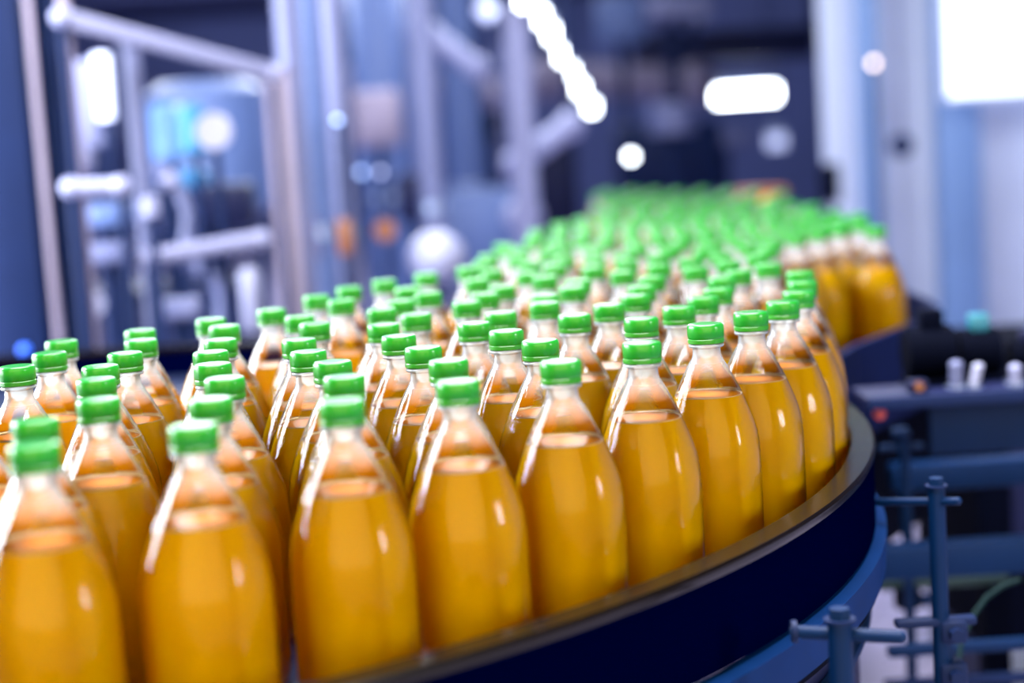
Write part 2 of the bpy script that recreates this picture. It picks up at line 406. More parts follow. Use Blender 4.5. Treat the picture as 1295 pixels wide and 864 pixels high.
SPOTS = '''
    -0.560,1.183 -0.455,1.212 -0.368,1.278 -0.574,1.291 -0.469,1.320 -0.255,1.325 -0.651,1.368 -0.546,1.396
    -0.402,1.406 -0.146,1.410 -0.692,1.469 -0.266,1.470 -0.479,1.483 -0.050,1.486 -0.587,1.497 -0.374,1.511
    -0.158,1.564 -0.734,1.569 0.044,1.579 -0.521,1.583 -0.629,1.598 -0.276,1.607 -0.063,1.637 -0.411,1.660
    -0.706,1.675 -0.180,1.681 -0.562,1.684 0.129,1.685 -0.307,1.724 -0.846,1.749 0.029,1.755 -0.093,1.756
    -0.432,1.767 -0.632,1.768 -0.740,1.778 -0.216,1.784 -0.532,1.811 0.208,1.812 -0.328,1.837 -0.006,1.866
    -0.430,1.876 -0.126,1.881 0.270,1.902 -0.240,1.906 0.147,1.909 -0.527,1.925 -0.337,1.955 -0.043,1.968
    0.075,1.991 0.322,1.998 -0.440,2.007 0.200,2.009 -0.152,2.015 -0.546,2.052 -0.012,2.073 -0.241,2.078
    0.122,2.089 0.241,2.110 0.360,2.110 -0.358,2.115 -0.118,2.118 -0.466,2.126 0.044,2.166 -0.272,2.183
    0.163,2.190 0.273,2.214 -0.168,2.215 -0.393,2.220 0.388,2.241 -0.057,2.244 0.047,2.274 -0.325,2.305
    0.182,2.319 -0.149,2.322 -0.033,2.350 0.298,2.370 0.089,2.375 -0.237,2.386 0.412,2.394 -0.116,2.426
    0.208,2.456 -0.010,2.457 0.336,2.472 0.102,2.482 -0.283,2.485 -0.151,2.530 0.394,2.564 0.286,2.579
    0.056,2.581 0.175,2.589 -0.246,2.607 -0.048,2.613 0.348,2.670 0.239,2.678 0.032,2.686 -0.198,2.705
    0.137,2.715 0.408,2.760 0.300,2.768 -0.027,2.778 -0.135,2.794 0.197,2.805 0.079,2.807 0.361,2.858
    -0.067,2.879 0.259,2.898 0.150,2.903 0.040,2.909 0.449,2.922 0.344,2.965 -0.042,2.985 0.208,2.995
    0.100,2.999 0.432,3.029 0.294,3.062 0.020,3.074 0.158,3.091 0.491,3.121 0.382,3.126 0.244,3.158
    0.078,3.166 -0.033,3.169 0.550,3.212 0.441,3.218 0.331,3.222 0.164,3.232 0.026,3.261 0.252,3.296
    0.718,3.297 0.610,3.303 0.500,3.309 0.390,3.314 0.112,3.328 0.009,3.369 0.310,3.388 0.200,3.392
    0.669,3.394 0.560,3.400 0.449,3.405 0.095,3.435 -0.006,3.476 0.369,3.479 0.258,3.484 0.729,3.485
    0.619,3.491 0.508,3.496 0.157,3.525 0.056,3.566 0.429,3.570 0.318,3.575 0.679,3.582 0.568,3.587
    0.217,3.616 0.116,3.657 0.488,3.661 0.377,3.666 0.737,3.674 0.628,3.677 0.276,3.707 0.176,3.748
    0.548,3.752 0.067,3.754 0.437,3.757 0.685,3.770 0.336,3.797 0.790,3.800 0.235,3.839 0.606,3.844
    0.126,3.845 0.496,3.847 0.711,3.875 0.395,3.888 0.295,3.930 0.186,3.936 0.554,3.940 0.075,3.941
    0.769,3.967 0.658,3.970 0.453,3.980 0.246,4.027 0.355,4.027 0.135,4.032 0.579,4.045 0.716,4.062
    0.478,4.086 0.195,4.123 0.303,4.123 0.637,4.137 0.404,4.165 0.741,4.168 0.536,4.178 0.136,4.214
    0.248,4.217 0.661,4.243 0.461,4.258 0.349,4.259 0.768,4.274 0.564,4.293 0.190,4.309 0.689,4.348
    0.290,4.351 0.406,4.351 0.793,4.379 0.509,4.387 0.204,4.417 0.611,4.424 0.348,4.443 0.715,4.455
    0.451,4.479 0.261,4.509 0.553,4.516 0.657,4.547 0.771,4.549 0.368,4.550 0.470,4.587 0.282,4.616
    0.576,4.622 0.713,4.641 0.387,4.657 0.494,4.693 0.633,4.715 0.300,4.723 0.737,4.747 0.410,4.763
    0.551,4.786 0.657,4.821 0.323,4.829 0.762,4.853 0.467,4.855 0.575,4.892 0.380,4.922 0.269,4.923
    0.682,4.927 0.787,4.959 0.491,4.961 0.600,4.998 0.404,5.028 0.707,5.032 0.813,5.064 0.516,5.067
    0.323,5.099 0.625,5.103 0.429,5.133 0.733,5.138 0.839,5.170 0.541,5.173 0.348,5.205 0.650,5.209
    0.455,5.239 0.758,5.244 0.566,5.278 0.862,5.279 0.373,5.311 0.676,5.315 0.480,5.345 0.780,5.351
    0.592,5.384 0.398,5.417 0.697,5.421 0.506,5.451 0.800,5.457 0.613,5.490 0.424,5.523 0.717,5.528
    0.527,5.558 0.821,5.564 0.340,5.592 0.633,5.597 0.445,5.629 0.738,5.635 0.548,5.665 0.361,5.698
    0.654,5.704 0.466,5.736 0.757,5.742 0.569,5.772 0.382,5.805 0.673,5.811 0.486,5.843 0.775,5.849
    0.589,5.880 0.402,5.912 0.691,5.918 0.505,5.950 0.607,5.988 0.421,6.019 0.712,6.025 0.523,6.057
    0.336,6.087 0.628,6.095 0.439,6.126 0.544,6.164 0.354,6.194 0.460,6.233 0.563,6.271 0.375,6.301
    0.479,6.340 0.393,6.408 0.497,6.448 0.412,6.516
'''
spots = [tuple(float(v) for v in p.split(',')) for p in SPOTS.split()]
ONES = ['', 'first', 'second', 'third', 'fourth', 'fifth', 'sixth', 'seventh', 'eighth', 'ninth', 'tenth', 'eleventh', 'twelfth', 'thirteenth',
        'fourteenth', 'fifteenth', 'sixteenth', 'seventeenth', 'eighteenth', 'nineteenth']
TENS = {2: 'twentieth', 3: 'thirtieth', 4: 'fortieth'}; TW = {2: 'twenty', 3: 'thirty', 4: 'forty'}
def nth(n):
    if n < 20: return ONES[n]
    return TENS[n // 10] if n % 10 == 0 else TW[n // 10] + '-' + ONES[n % 10]
def pix(p):
    v = Vector(p) - Vector((0, 0, CAM_Z)); z = v.dot(FWD)
    return 647.5 + F_PX * v.dot(RIGHT) / z, 432 - F_PX * v.dot(UP) / z, z
kept = []
for x, y in spots:
    u, v, z = pix((x, y, TABLE_Z + .05))
    if u + 0.055 * F_PX / z < 0: continue          # stands wholly outside the frame
    kept.append((x, y))
labels = {}
rings = {}
bands = {}
for x, y in kept:
    d = math.hypot(x - TC[0], y - TC[1])
    if y < 2.45:
        k = max(0, int(round((TR - 0.080 - d) / 0.100)))
        rings.setdefault(k, []).append((math.atan2(y - TC[1], x - TC[0]), x, y))
    elif y < 5.0:
        bands.setdefault(int((y - 2.45) / 0.11), []).append((x, y))
for k, lst in rings.items():
    lst.sort()
    for i, (a, x, y) in enumerate(lst):
        row = 'the row along the table rim' if k == 0 else 'the %s row in from the rim' % nth(k + 1)
        labels[(x, y)] = 'green-capped orange juice bottle, %s from the front in %s' % (nth(i + 1), row)
for k, lst in bands.items():
    lst.sort()
    for i, (x, y) in enumerate(lst):
        labels[(x, y)] = 'blurred green-capped juice bottle, %s from the left in %s row behind the bend' % (nth(i + 1), nth(k + 1))
FAR = 'tiny blurred green-capped juice bottle in the crowd at the far end of the conveyor'
for i, (x, y) in enumerate(kept):
    b = bottle0 if i == 0 else dup_tree(bottle0)
    b.location = (x, y, TABLE_Z + 0.0004); b.rotation_euler = (0, 0, random.uniform(0, 2 * PI))
    near = (x, y) in labels
    tag(b, labels.get((x, y), FAR), 'bottle', 'juice bottles on the round table' if y < 2.45 else ('juice bottles on the conveyor behind the bend' if near else 'juice bottles at the far end of the conveyor'))

# ------------------------------------------------------------------ guide rail posts and frames beside the table (right)
def post(name, label, cat_, px, py0, py1, Y, r, m='steel_blue', bolt=True, rods=(), group=None, zbot=None):
    top = at(px, py0, Y); bot = at(px, py1, Y)
    z0 = zbot if zbot is not None else bot.z
    root = empty(name, (top.x, Y, z0)); tag(root, label, cat_, group)
    h = top.z - z0
    MB().tube((0, 0, 0), (0, 0, h), r, n=28).build('pole', M[m], root)
    if bolt:
        mb = MB(); mb.tube((0, 0, h), (0, 0, h + r * .25), r * 1.28, n=28); mb.build('washer', M['steel_dark'], root)
        mb = MB(); mb.tube((0, 0, h + r * .25), (0, 0, h + r * 1.1), r * .92, r * .86, n=6); mb.build('bolt_head', M[m], root)
    for a, b, rr in rods:
        a, b = Vector(a) - Vector(root.location), Vector(b) - Vector(root.location)
        mb = MB().tube(a, b, rr, n=20); mb.ball(b, rr * 1.0)
        mb.build('cross_rod', M[m], root)
    return root
Y3 = 1.50
radial = lambda ang, r, z: Vector((TC[0] + r * math.cos(ang), TC[1] + r * math.sin(ang), z))
e3 = at(1062, 800, Y3)
ang3 = math.atan2(Y3 - TC[1], e3.x - TC[0])
a3 = at(1002, 799, 1.53); b3 = at(1139, 806, 1.48)
p3 = post('rail_post', 'thick steel post with hex bolt nearest the table, bottom right', 'post', 1062, 786, 900, Y3, .0112, rods=[(a3, b3, .0062)], zbot=0.0)
cl = MB().tube(a3 - p3.location + Vector((-.001, 0, 0)), a3 - p3.location + Vector((.004, 0, 0)), .0105, n=24).build('rod_collar', M['steel_dark'], p3)
Y1 = 2.05
p1 = post('rail_post', 'tall steel post with bolt standing clear right of the table', 'post', 1184, 616, 900, Y1, .0105, rods=[(at(1109, 635, 2.1), at(1211, 634, Y1 - .02), .0050)], zbot=0.0)
for yy in (797, 850):
    c = at(1204, yy, Y1) - p1.location
    mb = MB(); mb.box(c, (.034, .030, .030), bev=.006); mb.tube(c + Vector((0, -.016, 0)), c + Vector((0, -.028, 0)), .009, n=6)
    mb.build('clamp_block', M['steel_dark'], p1)
MB().tube(at(1199, 797, Y1) - p1.location, at(1203, 850, Y1) - p1.location, .0035).build('clamp_screw', M['steel_blue'], p1)
MB().box((at(1160, 786, Y1) + at(1205, 786, Y1)) / 2 - p1.location, (.10, .02, .010), bev=.003).build('bracket', M['steel_dark'], p1)
p2 = post('rail_post', 'slimmer blurred steel post standing behind the tall bolted post', 'post', 1143, 550, 790, 2.85, .0095, rods=[(at(1112, 567, 2.85), at(1165, 565, 2.85), .0058)], zbot=0.0)
MB().tube(at(1128, 548, 2.85) - p2.location, at(1146, 546, 2.85) - p2.location, .009).build('hook', M['steel_blue'], p2)

def beam(name, label, cat_, px0, py0, px1, py1, Y, hpx, depth, m, Y2=None, bev=.004, legs=True, parts=None):
    Y2 = Y if Y2 is None else Y2
    a = at(px0, py0, Y); b = at(px1, py1, Y2)
    z = (a.z + b.z) / 2; a.z = z; b.z = z
    root = empty(name, (a.x, a.y, 0)); tag(root, label, cat_)
    d = b - a; rot_ = Matrix.Rotation(math.atan2(d.y, d.x), 3, 'Z'); h = px_m(hpx, Y)
    mid = (a + b) / 2 - root.location
    MB().box(mid, (d.length, depth, h), rot=rot_, bev=bev).build('beam', M[m], root)
    if legs:
        for t in legs if isinstance(legs, (list, tuple)) else (0.95,):
            q = a.lerp(b, t) - root.location
            mb = MB().box((q.x, q.y, (z - h / 2) / 2 + .005), (.045, .045, z - h / 2 - .01)); mb.box((q.x, q.y, .005), (.09, .09, .01))
            mb.build('leg', M['black_navy' if m == 'green' else m], root)
    return root
beam('frame_beam', 'broad blue steel beam running right behind the tall bolted post', 'beam', 1104, 704, 1420, 700, 2.75, 43, .05, 'steel_blue', legs=(.97,))
beam('frame_beam', 'blurred blue beam above and behind the broad one, right of the slim post', 'beam', 1126, 600, 1420, 590, 3.0, 34, .05, 'steel_blue', legs=(.97,))
beam('lower_rail', 'thin steel rail low over the pale floor, bottom right', 'rail', 1122, 818, 1420, 812, 2.55, 15, .02, 'steel_blue', legs=(.97,))
beam('lower_rail', 'dark lowest rail crossing the bottom edge right of the bolted posts', 'rail', 1118, 856, 1420, 860, 2.75, 14, .02, 'steel_dark', legs=(.97,))
beam('green_strip', 'dark green strip under the broad blue beam', 'belt', 1108, 735, 1272, 733, 2.95, 13, .04, 'green', legs=(.9,))
# latch under the beam
c = at(1148, 757, 2.9)
latch = empty('latch', c); tag(latch, 'dark hanging latch block under the broad blue beam', 'latch')
MB().box((0, 0, 0), (.045, .03, .035), bev=.006).build('block', M['black_navy'], latch)
MB().tube((0, 0, .015), (0, 0, .075), .008).build('stem', M['steel_dark'], latch)
MB().ball((.03, -.01, -.002), .012).build('knob', M['steel_blue'], latch)
# cable
pts = [at(1290, 733, 2.4), at(1268, 741, 2.4), at(1248, 755, 2.39), at(1233, 775, 2.37), at(1222, 797, 2.35), at(1215, 815, 2.33), at(1212, 840, 2.3), at(1214, 880, 2.3)]
pts2 = []
for i in range(len(pts) - 1):
    for t in (0, .33, .66): pts2.append(pts[i].lerp(pts[i + 1], t))
tag(MB().path(pts2 + [pts[-1]], .0035).build('cable', M['cable'], origin=pts[-1]), 'thin dark green cable curving down over the pale floor', 'cable')

# long shelf with the dark machine cabinet and motors
Ysh = 2.66
za = at(1190, 506, Ysh).z
x0 = at(1098, 506, Ysh).x; x1 = x0 + 1.3
sh = empty('work_shelf', ((x0 + x1) / 2, Ysh, za)); tag(sh, 'long dark shelf carrying black motors, right of the round table', 'shelf')
MB().box((0, .07, 0), (x1 - x0, .13, .016), bev=.003).build('board', M['navy'], sh)
MB().box((0, 0, 0), (x1 - x0, .008, .020), bev=.002).build('edge_strip', M['steel_dark'], sh)
MB().box((.06, .10, -.058), (x1 - x0 - .12, .01, .098), bev=.003).build('apron', M['steel_blue'], sh)
MB().box((.55, .10, -za / 2), (.05, .05, za - .02)).build('leg', M['navy'], sh)
ZS = za + .0085
a = at(1236, 640, 3.7); W = 1.2
cab = empty('machine_cabinet', (a.x + W / 2, 4.0, 0)); tag(cab, 'black navy machine cabinet deep behind the shelf, far right', 'cabinet')
MB().box((0, 0, .50), (W, .6, .66), bev=.01).build('body', M['black_navy'], cab)
MB().box((-W / 2 + .3, -.306, .55), (.45, .012, .4), bev=.004).build('door', M['navy'], cab)
for sx in (-1, 1):
    MB().box((sx * (W / 2 - .05), 0, .085), (.05, .5, .17)).build('leg', M['navy'], cab)
def motor(px, wpx, hpx, Y, label, cap_m='teal', m='black_navy', fins=5):
    p = at(px, 495, Y); w = px_m(wpx, Y); h = px_m(hpx, Y)
    r = empty('motor', (p.x, Y, ZS)); tag(r, label, 'motor')
    MB().box((0, 0, h * .04), (w * 1.05, .07, h * .08), bev=.003).build('foot', M[m], r)
    mb = MB(); mb.tube((-w / 2, 0, h * .42), (w / 2, 0, h * .42), h * .33, n=28)
    for k in range(fins): mb.tube((-w * .4 + w * .8 * k / (fins - 1) - .001, 0, h * .42), (-w * .4 + w * .8 * k / (fins - 1) + .002, 0, h * .42), h * .37, n=28)
    mb.build('housing', M[m], r)
    MB().box((w * .05, 0, h * .86), (w * .5, w * .4, h * .28), bev=h * .05).build('terminal_box', M[cap_m], r)
    return r
motor(1176, 60, 96, 2.78, 'large black motor beside the last orange bottles', 'black_navy')
motor(1237, 52, 84, 2.80, 'black motor with dark teal terminal box on the shelf', 'teal')
motor(1300, 44, 60, 2.80, 'small dark motor cut by the right edge of the frame', 'navy')
def fitting(px, py0, py1, wpx, Y, label, m='white', slant=0):
    a_ = at(px + slant, py0, Y); b_ = at(px, py1, Y)
    r = empty('pipe_fitting', (b_.x, Y, ZS)); tag(r, label, 'pipe')
    h = a_.z - ZS
    MB().tube((0, 0, 0), (0, 0, .004), px_m(wpx * .8, Y), n=20).build('flange', M['steel'], r)
    MB().tube((0, 0, .004), (a_.x - b_.x, 0, h), px_m(wpx / 2, Y), n=20).build('pipe', M[m], r)
    MB().ball((a_.x - b_.x, 0, h), px_m(wpx * .55, Y), (1, 1, .7)).build('end_cap', M[m], r)
fitting(1232, 464, 496, 13, 2.71, 'short white pipe stub in front of the teal-boxed motor', slant=5)
fitting(1209, 462, 484, 17, 2.72, 'dull lilac pipe stub left of the white one', 'lilac')
fitting(1284, 466, 482, 16, 2.71, 'pale pipe stub near the right edge of the shelf', 'pale')
r = empty('button_box', at(1160, 494, 2.70)); r.location.z = ZS; tag(r, 'small dark box with dull orange button on the shelf', 'button box')
MB().box((0, 0, .010), (.03, .026, .020), bev=.003).build('box', M['navy'], r)
MB().tube((0, -.013, .011), (0, -.018, .011), .007, n=20).build('button', M['amber'], r)
r2 = empty('signal_light', at(1112, 523, 2.72)); tag(r2, 'dim red light below the shelf, right of the table', 'light')
MB().tube((0, .0, .008), (0, 0, .025), .006).build('mount', M['navy'], r2)
MB().ball((0, 0, 0), .010).build('lens', M['red'], r2)

# ------------------------------------------------------------------ machinery frame (left)
def column(name, label, px0, px1, pxb, Y, m, rnd=False, cat_='column', top=3.54):
    """vertical column whose foot stands on the floor; px0..px1 at y=100"""
    a_ = at(px0, 150, Y); b_ = at(px1, 150, Y); w = b_.x - a_.x
    r = empty(name, ((a_.x + b_.x) / 2, Y, 0)); tag(r, label, cat_)
    mb = MB()
    if rnd: mb.tube((0, 0, .03), (0, 0, top), w / 2, n=32)
    else: mb.box((0, 0, top / 2 + .015), (w, w * .8, top - .03), bev=w * .06)
    mb.build('shaft', M[m], r)
    mb = MB(); mb.box((0, 0, .015), (w * 1.5, w * 1.4, .03), bev=.004); mb.build('base_plate', M['steel_dark'], r)
    return r
def collar(r, z, w, m='steel'):
    MB().tube((0, 0, z), (0, 0, z + .05), w, n=28).build('collar', M[m], r)
column('machine_column', 'wide blue-grey steel column at the left edge', -45, 42, 0, 4.25, 'steel_dark', cat_='column', top=2.6)
column('machine_column', 'narrow pale edge strip beside the wide left column', 44, 53, 0, 4.2, 'brown', cat_='column', top=2.6)
column('machine_column', 'dark round column right of the left edge strip', 56, 84, 0, 4.3, 'steel_dark', True, top=2.6)
column('machine_column', 'slim taupe column right of the dark round one', 86, 101, 0, 4.2, 'brown', True, top=2.6)
def rail(name, label, pts_, rpx, m, cat_='rail', flat=False, ends=True, hang=False):
    P_ = [at(*p) for p in pts_]
    r = empty(name, P_[0]); tag(r, label, cat_)
    mb = MB()
    rr = px_m(rpx, pts_[0][2])
    for a_, b_ in zip(P_, P_[1:]):
        if flat:
            d = b_ - a_; q = d.to_track_quat('X', 'Z').to_matrix()
            mb.box((a_ + b_) / 2 - P_[0], (d.length, rr * 1.2, rr * 2), rot=q, bev=rr * .25)
        else: mb.tube(a_ - P_[0], b_ - P_[0], rr, n=24)
    mb.build('rail', M[m], r)
    for e in (P_[0], P_[-1]):
        if hang: MB().tube(e - P_[0], Vector((e.x, e.y, 3.55)) - P_[0], rr * .25, n=12).build('hanger', M['steel_dark'], r)
        else: MB().tube(e - P_[0] - Vector((0, 0, rr * .8)), Vector((e.x, e.y, 0)) - P_[0], rr * .5, n=12).build('stand', M['steel_dark'], r)
    if ends:
        for e in (P_[0], P_[-1]):
            MB().ball(e - P_[0], rr * 1.25).build('end_fitting', M[m], r)
    return r
def upright(name, label, p0, p1, wpx, m, cat_='post', foot=True, Y=None, rnd=True):
    """post through two pixels at depth Y, continued down to the floor"""
    a_ = at(p0[0], p0[1], Y); x_ = (a_.x + at(p1[0], p1[1], Y).x) / 2; w = px_m(wpx, Y)
    r = empty(name, (x_, Y, 0)); tag(r, label, cat_)
    mb = MB()
    if rnd: mb.tube((0, 0, .02), (0, 0, a_.z), w / 2, n=24)
    else: mb.box((0, 0, a_.z / 2 + .01), (w, w, a_.z - .02), bev=w * .08)
    mb.build('shaft', M[m], r)
    MB().tube((0, 0, 0), (0, 0, .02), w * .9, n=24).build('foot', M['steel_dark'], r)
    MB().tube((0, 0, a_.z - w * .2), (0, 0, a_.z + w * .12), w * .62, n=24).build('top_collar', M[m], r)
    return r
rail('frame_rail', 'bright pale rail sloping across the upper left', [(78, 22, 4.15), (345, 93, 4.6)], 11, 'pale', flat=True)
upright('frame_post', 'pale post dropping from the sloping rail', (166, 58), (190, 360), 22, 'lilac', Y=4.45)
upright('frame_post', 'taupe post under the far end of the sloping rail', (340, 92), (378, 350), 30, 'brown', Y=4.7, rnd=False)
upright('frame_post', 'tall blue-grey post left of the pale streaked tank', (352, -60), (392, 340), 34, 'lilac', Y=4.9)
rail('pipe', 'long white pipe low between the left posts', [(188, 326, 4.3), (330, 303, 4.5)], 11, 'pale', 'pipe')
rail('pipe', 'short pale pipe left of the dropping post', [(90, 238, 4.0), (152, 236, 4.0)], 11, 'pale', 'pipe')
rail('hose', 'curved pale hose hanging behind the left frame', [(205, 215, 4.6), (225, 235, 4.6), (238, 270, 4.6), (236, 305, 4.6)], 8, 'lilac', 'hose')
rail('hose', 'looped grey hose low behind the left frame', [(232, 330, 5.0), (265, 345, 5.0), (282, 375, 5.0), (280, 410, 5.0)], 9, 'lilac', 'hose')
def gadget(name, label, cat_, px, py, wpx, hpx, Y, m, m2='steel_dark', shape='box', arm=None):
    """rounded housing bolted to a short bracket stem"""
    c_ = at(px, py, Y); w = px_m(wpx, Y); h = px_m(hpx, Y)
    r = empty(name, c_); tag(r, label, cat_)
    if shape == 'box':
        MB().box((0, 0, 0), (w, w * .7, h), bev=min(w, h) * .14).build('housing', M[m], r)
        MB().box((0, -w * .36, 0), (w * .7, w * .05, h * .7), bev=w * .02).build('cover', M[m], r)
    elif shape == 'ball':
        MB().ball((0, 0, 0), w / 2, (1, 1, h / w)).build('housing', M[m], r)
    elif shape == 'cyl':
        MB().lathe([(w * .36, -h / 2), (w * .5, -h * .42), (w * .5, h * .42), (w * .36, h / 2)], n=28).build('housing', M[m], r)
    elif shape == 'disc':
        MB().tube((0, -w * .12, 0), (0, w * .12, 0), w / 2, n=28).build('housing', M[m], r)
    # stem down to the floor
    MB().tube((0, w * .1, -c_.z), (0, w * .1, -h * .45), max(.012, w * .10), n=16).build('stand', M[m2], r)
    return r
gadget('control_box', 'pale blue-white box high behind the left frame', 'box', 112, 132, 52, 110, 5.0, 'pale')
gadget('lamp_panel', 'bright blue-white upright panel beside the pale box', 'lamp', 131, 110, 20, 82, 4.9, 'glow_soft')
gadget('valve', 'white rounded valve low left behind the frame', 'valve', 100, 205, 40, 42, 4.9, 'pale', shape='ball')
gadget('pump', 'turquoise curved pump head behind the left frame', 'pump', 245, 165, 34, 60, 4.8, 'turquoise', shape='cyl')
gadget('pump', 'lower turquoise pump bowl behind the left frame', 'pump', 246, 226, 40, 30, 5.1, 'turquoise', shape='ball')
gadget('gauge', 'large white round gauge beside the turquoise pump', 'gauge', 270, 166, 46, 52, 4.5, 'white', shape='disc')
gadget('hopper', 'pale blue hopper left of the turquoise pump', 'hopper', 213, 168, 44, 70, 5.2, 'skyblue', shape='cyl')
gadget('tank', 'dull blue tank filling the upper left frame opening', 'tank', 265, 190, 150, 170, 6.5, 'midblue', shape='cyl')
gadget('motor_block', 'navy motor block low behind the left frame', 'motor', 140, 290, 90, 60, 5.6, 'navy')
gadget('motor_block', 'navy block under the white pipe', 'motor', 260, 262, 120, 56, 5.4, 'navy')
gadget('valve', 'pale valve body on the dropping post', 'valve', 190, 262, 22, 26, 4.15, 'pale', shape='cyl')
gadget('valve', 'middle pale valve in the left frame stack', 'valve', 214, 230, 26, 24, 4.45, 'pale', shape='ball')
gadget('valve', 'lilac valve low on the left beside the post', 'valve', 140, 320, 56, 26, 4.6, 'lilac', shape='box')
gadget('valve', 'grey-blue valve mid left beside the post', 'valve', 138, 272, 60, 30, 4.7, 'midblue', shape='box')
gadget('knob_light', 'round white knob at lower left above the bottles', 'knob', 116, 385, 34, 30, 4.45, 'white', shape='disc')
gadget('canister', 'bright upright canister above the bottles right of the hose', 'canister', 318, 380, 26, 80, 4.75, 'white', shape='cyl')
gadget('valve', 'grey valve cluster above the nearest left bottles', 'valve', 228, 390, 50, 26, 4.3, 'lilac', shape='box')
gadget('machine_housing', 'dark navy machine base behind the left bottles', 'machine', 215, 430, 230, 150, 5.9, 'navy')
gadget('status_light', 'small blue light just left of the nearest left caps', 'light', 31, 443, 14, 14, 4.1, 'blue_lens', shape='ball')
gadget('status_light', 'small dull red light right of the left bottle cluster', 'light', 212, 444, 12, 14, 3.95, 'red', shape='ball')

# ------------------------------------------------------------------ streaked tanks and machinery (middle left)
def streak_column(px0, px1, Y, m, label, top_py=-80, rnd=True):
    a_ = at(px0, 150, Y); b_ = at(px1, 150, Y); w = b_.x - a_.x; zt_ = at(px0, top_py, Y).z
    r = empty('process_column', ((a_.x + b_.x) / 2, Y, 0)); tag(r, label, 'tank')
    if rnd: MB().lathe([(w * .42, .25), (w * .5, .32), (w * .5, zt_ - .06), (w * .40, zt_), (w * .1, zt_ + .02)], n=36).build('vessel', M[m], r)
    else: MB().box((0, 0, zt_ / 2 + .1), (w, w * .6, zt_ - .2), bev=.01).build('vessel', M[m], r)
    for k in (-1, 1): MB().box((k * w * .3, 0, .16), (.04, .04, .32)).build('leg', M['steel_dark'], r)
    MB().tube((0, 0, 1.1), (0, 0, 1.14), w * .53, n=36).build('clamp_ring', M['steel'], r)
    return r
streak_column(386, 412, 5.4, 'midblue', 'blue steel column right of the tall left post')
streak_column(412, 442, 5.2, 'lilac', 'pale lilac column with two bright glints')
streak_column(448, 520, 9.0, 'midblue', 'broad dull blue tank above the paired round lights')
streak_column(526, 556, 7.0, 'lilac', 'pale column standing left of the diagonal chute')
streak_column(560, 612, 10.5, 'midblue', 'dull blue tank behind the diagonal chute')
upright('frame_post', 'bright lilac post below the ceiling lamps, upper middle', (652, 16), (662, 200), 32, 'pale', Y=7.5)
rail('chute', 'pale diagonal tube rising right toward the lamp row', [(652, 208, 8.0), (722, 158, 8.0)], 15, 'pale', 'tube', hang=True)
rail('chute', 'bright diagonal beam high up left of the lilac post', [(545, 45, 8.5), (603, 86, 8.5)], 13, 'pale', 'tube', hang=True)
rail('chute', 'bright sloping beam at the top edge, upper middle', [(440, -10, 9.6), (520, 36, 9.6)], 13, 'pale', 'tube', hang=True)
rail('duct', 'long dull lilac duct crossing behind the columns', [(440, 108, 11), (650, 120, 11)], 20, 'brown', 'duct', hang=True)
rail('duct', 'dark duct running across the upper right of the hall', [(690, 100, 16), (880, 105, 16)], 22, 'brown', 'duct', hang=True)
gadget('dark_recess_box', 'black-blue block painted as the dark recess between the lilac post and columns', 'cabinet', 620, 145, 60, 60, 12, 'black_navy')  # near-black box put in for a dark recess, shade in its colour
gadget('control_box', 'navy control cabinet left of the far bottles', 'cabinet', 700, 235, 60, 130, 12, 'navy')
gadget('amber_lamp', 'dull orange round lamp low in the middle left', 'lamp', 487, 291, 26, 24, 6.0, 'amber', shape='disc')
gadget('amber_tag', 'dull orange upright strip on the lilac column', 'strip', 436, 300, 18, 44, 5.0, 'amber')
gadget('amber_tag', 'brownish orange strip left of the lilac column', 'strip', 394, 303, 18, 50, 5.05, 'amber')
gadget('dome', 'white dome cover rising behind the left rows of bottles', 'cover', 552, 325, 74, 66, 5.6, 'white', shape='ball')
gadget('dome', 'round white cover left of the far bottles', 'cover', 662, 272, 50, 44, 8.0, 'white', shape='ball')
gadget('pink_panel', 'dull mauve panel behind the paired lights', 'panel', 478, 150, 60, 70, 8.5, 'brown')
gadget('machine_housing', 'blue-grey machine housing behind the middle bottles', 'machine', 590, 300, 150, 120, 9.5, 'midblue')
gadget('machine_housing', 'grey-blue machine housing under the lamp row', 'machine', 845, 200, 130, 90, 12.0, 'steel_dark')
gadget('filler_head', 'grey machine head behind the far bottles', 'machine', 850, 150, 60, 40, 11.0, 'lilac', shape='cyl')
gadget('cabinet', 'dull blue cabinet at the top edge right of the lamp row', 'cabinet', 785, 25, 60, 60, 13.0, 'midblue')
gadget('panel', 'pale lilac panel under the long lamp', 'panel', 915, 175, 70, 22, 14.0, 'lilac')
gadget('panel', 'dim lilac panel at the top edge', 'panel', 850, 10, 90, 26, 15.0, 'pale')

rail('roof_truss', 'dark navy roof beam high up left of the bright sloping beam', [(352, 40, 10.5), (520, 52, 10.5)], 22, 'navy', 'beam', flat=True, ends=False, hang=True)
rail('roof_truss', 'dark navy roof beam above the long tube lamp', [(800, 62, 16.5), (1030, 52, 16.5)], 20, 'navy', 'beam', flat=True, ends=False, hang=True)
upright('vertical_pipe', 'bright pale pipe above the paired round lights', (520, -60), (528, 150), 20, 'pale', Y=9.8)
upright('vertical_pipe', 'thin pale pipe between the lilac post and the blue tank', (632, 60), (640, 260), 10, 'lilac', Y=9.8)
gadget('control_box', 'navy box low in the middle left beside the orange round lamp', 'box', 520, 250, 36, 60, 8.2, 'navy')
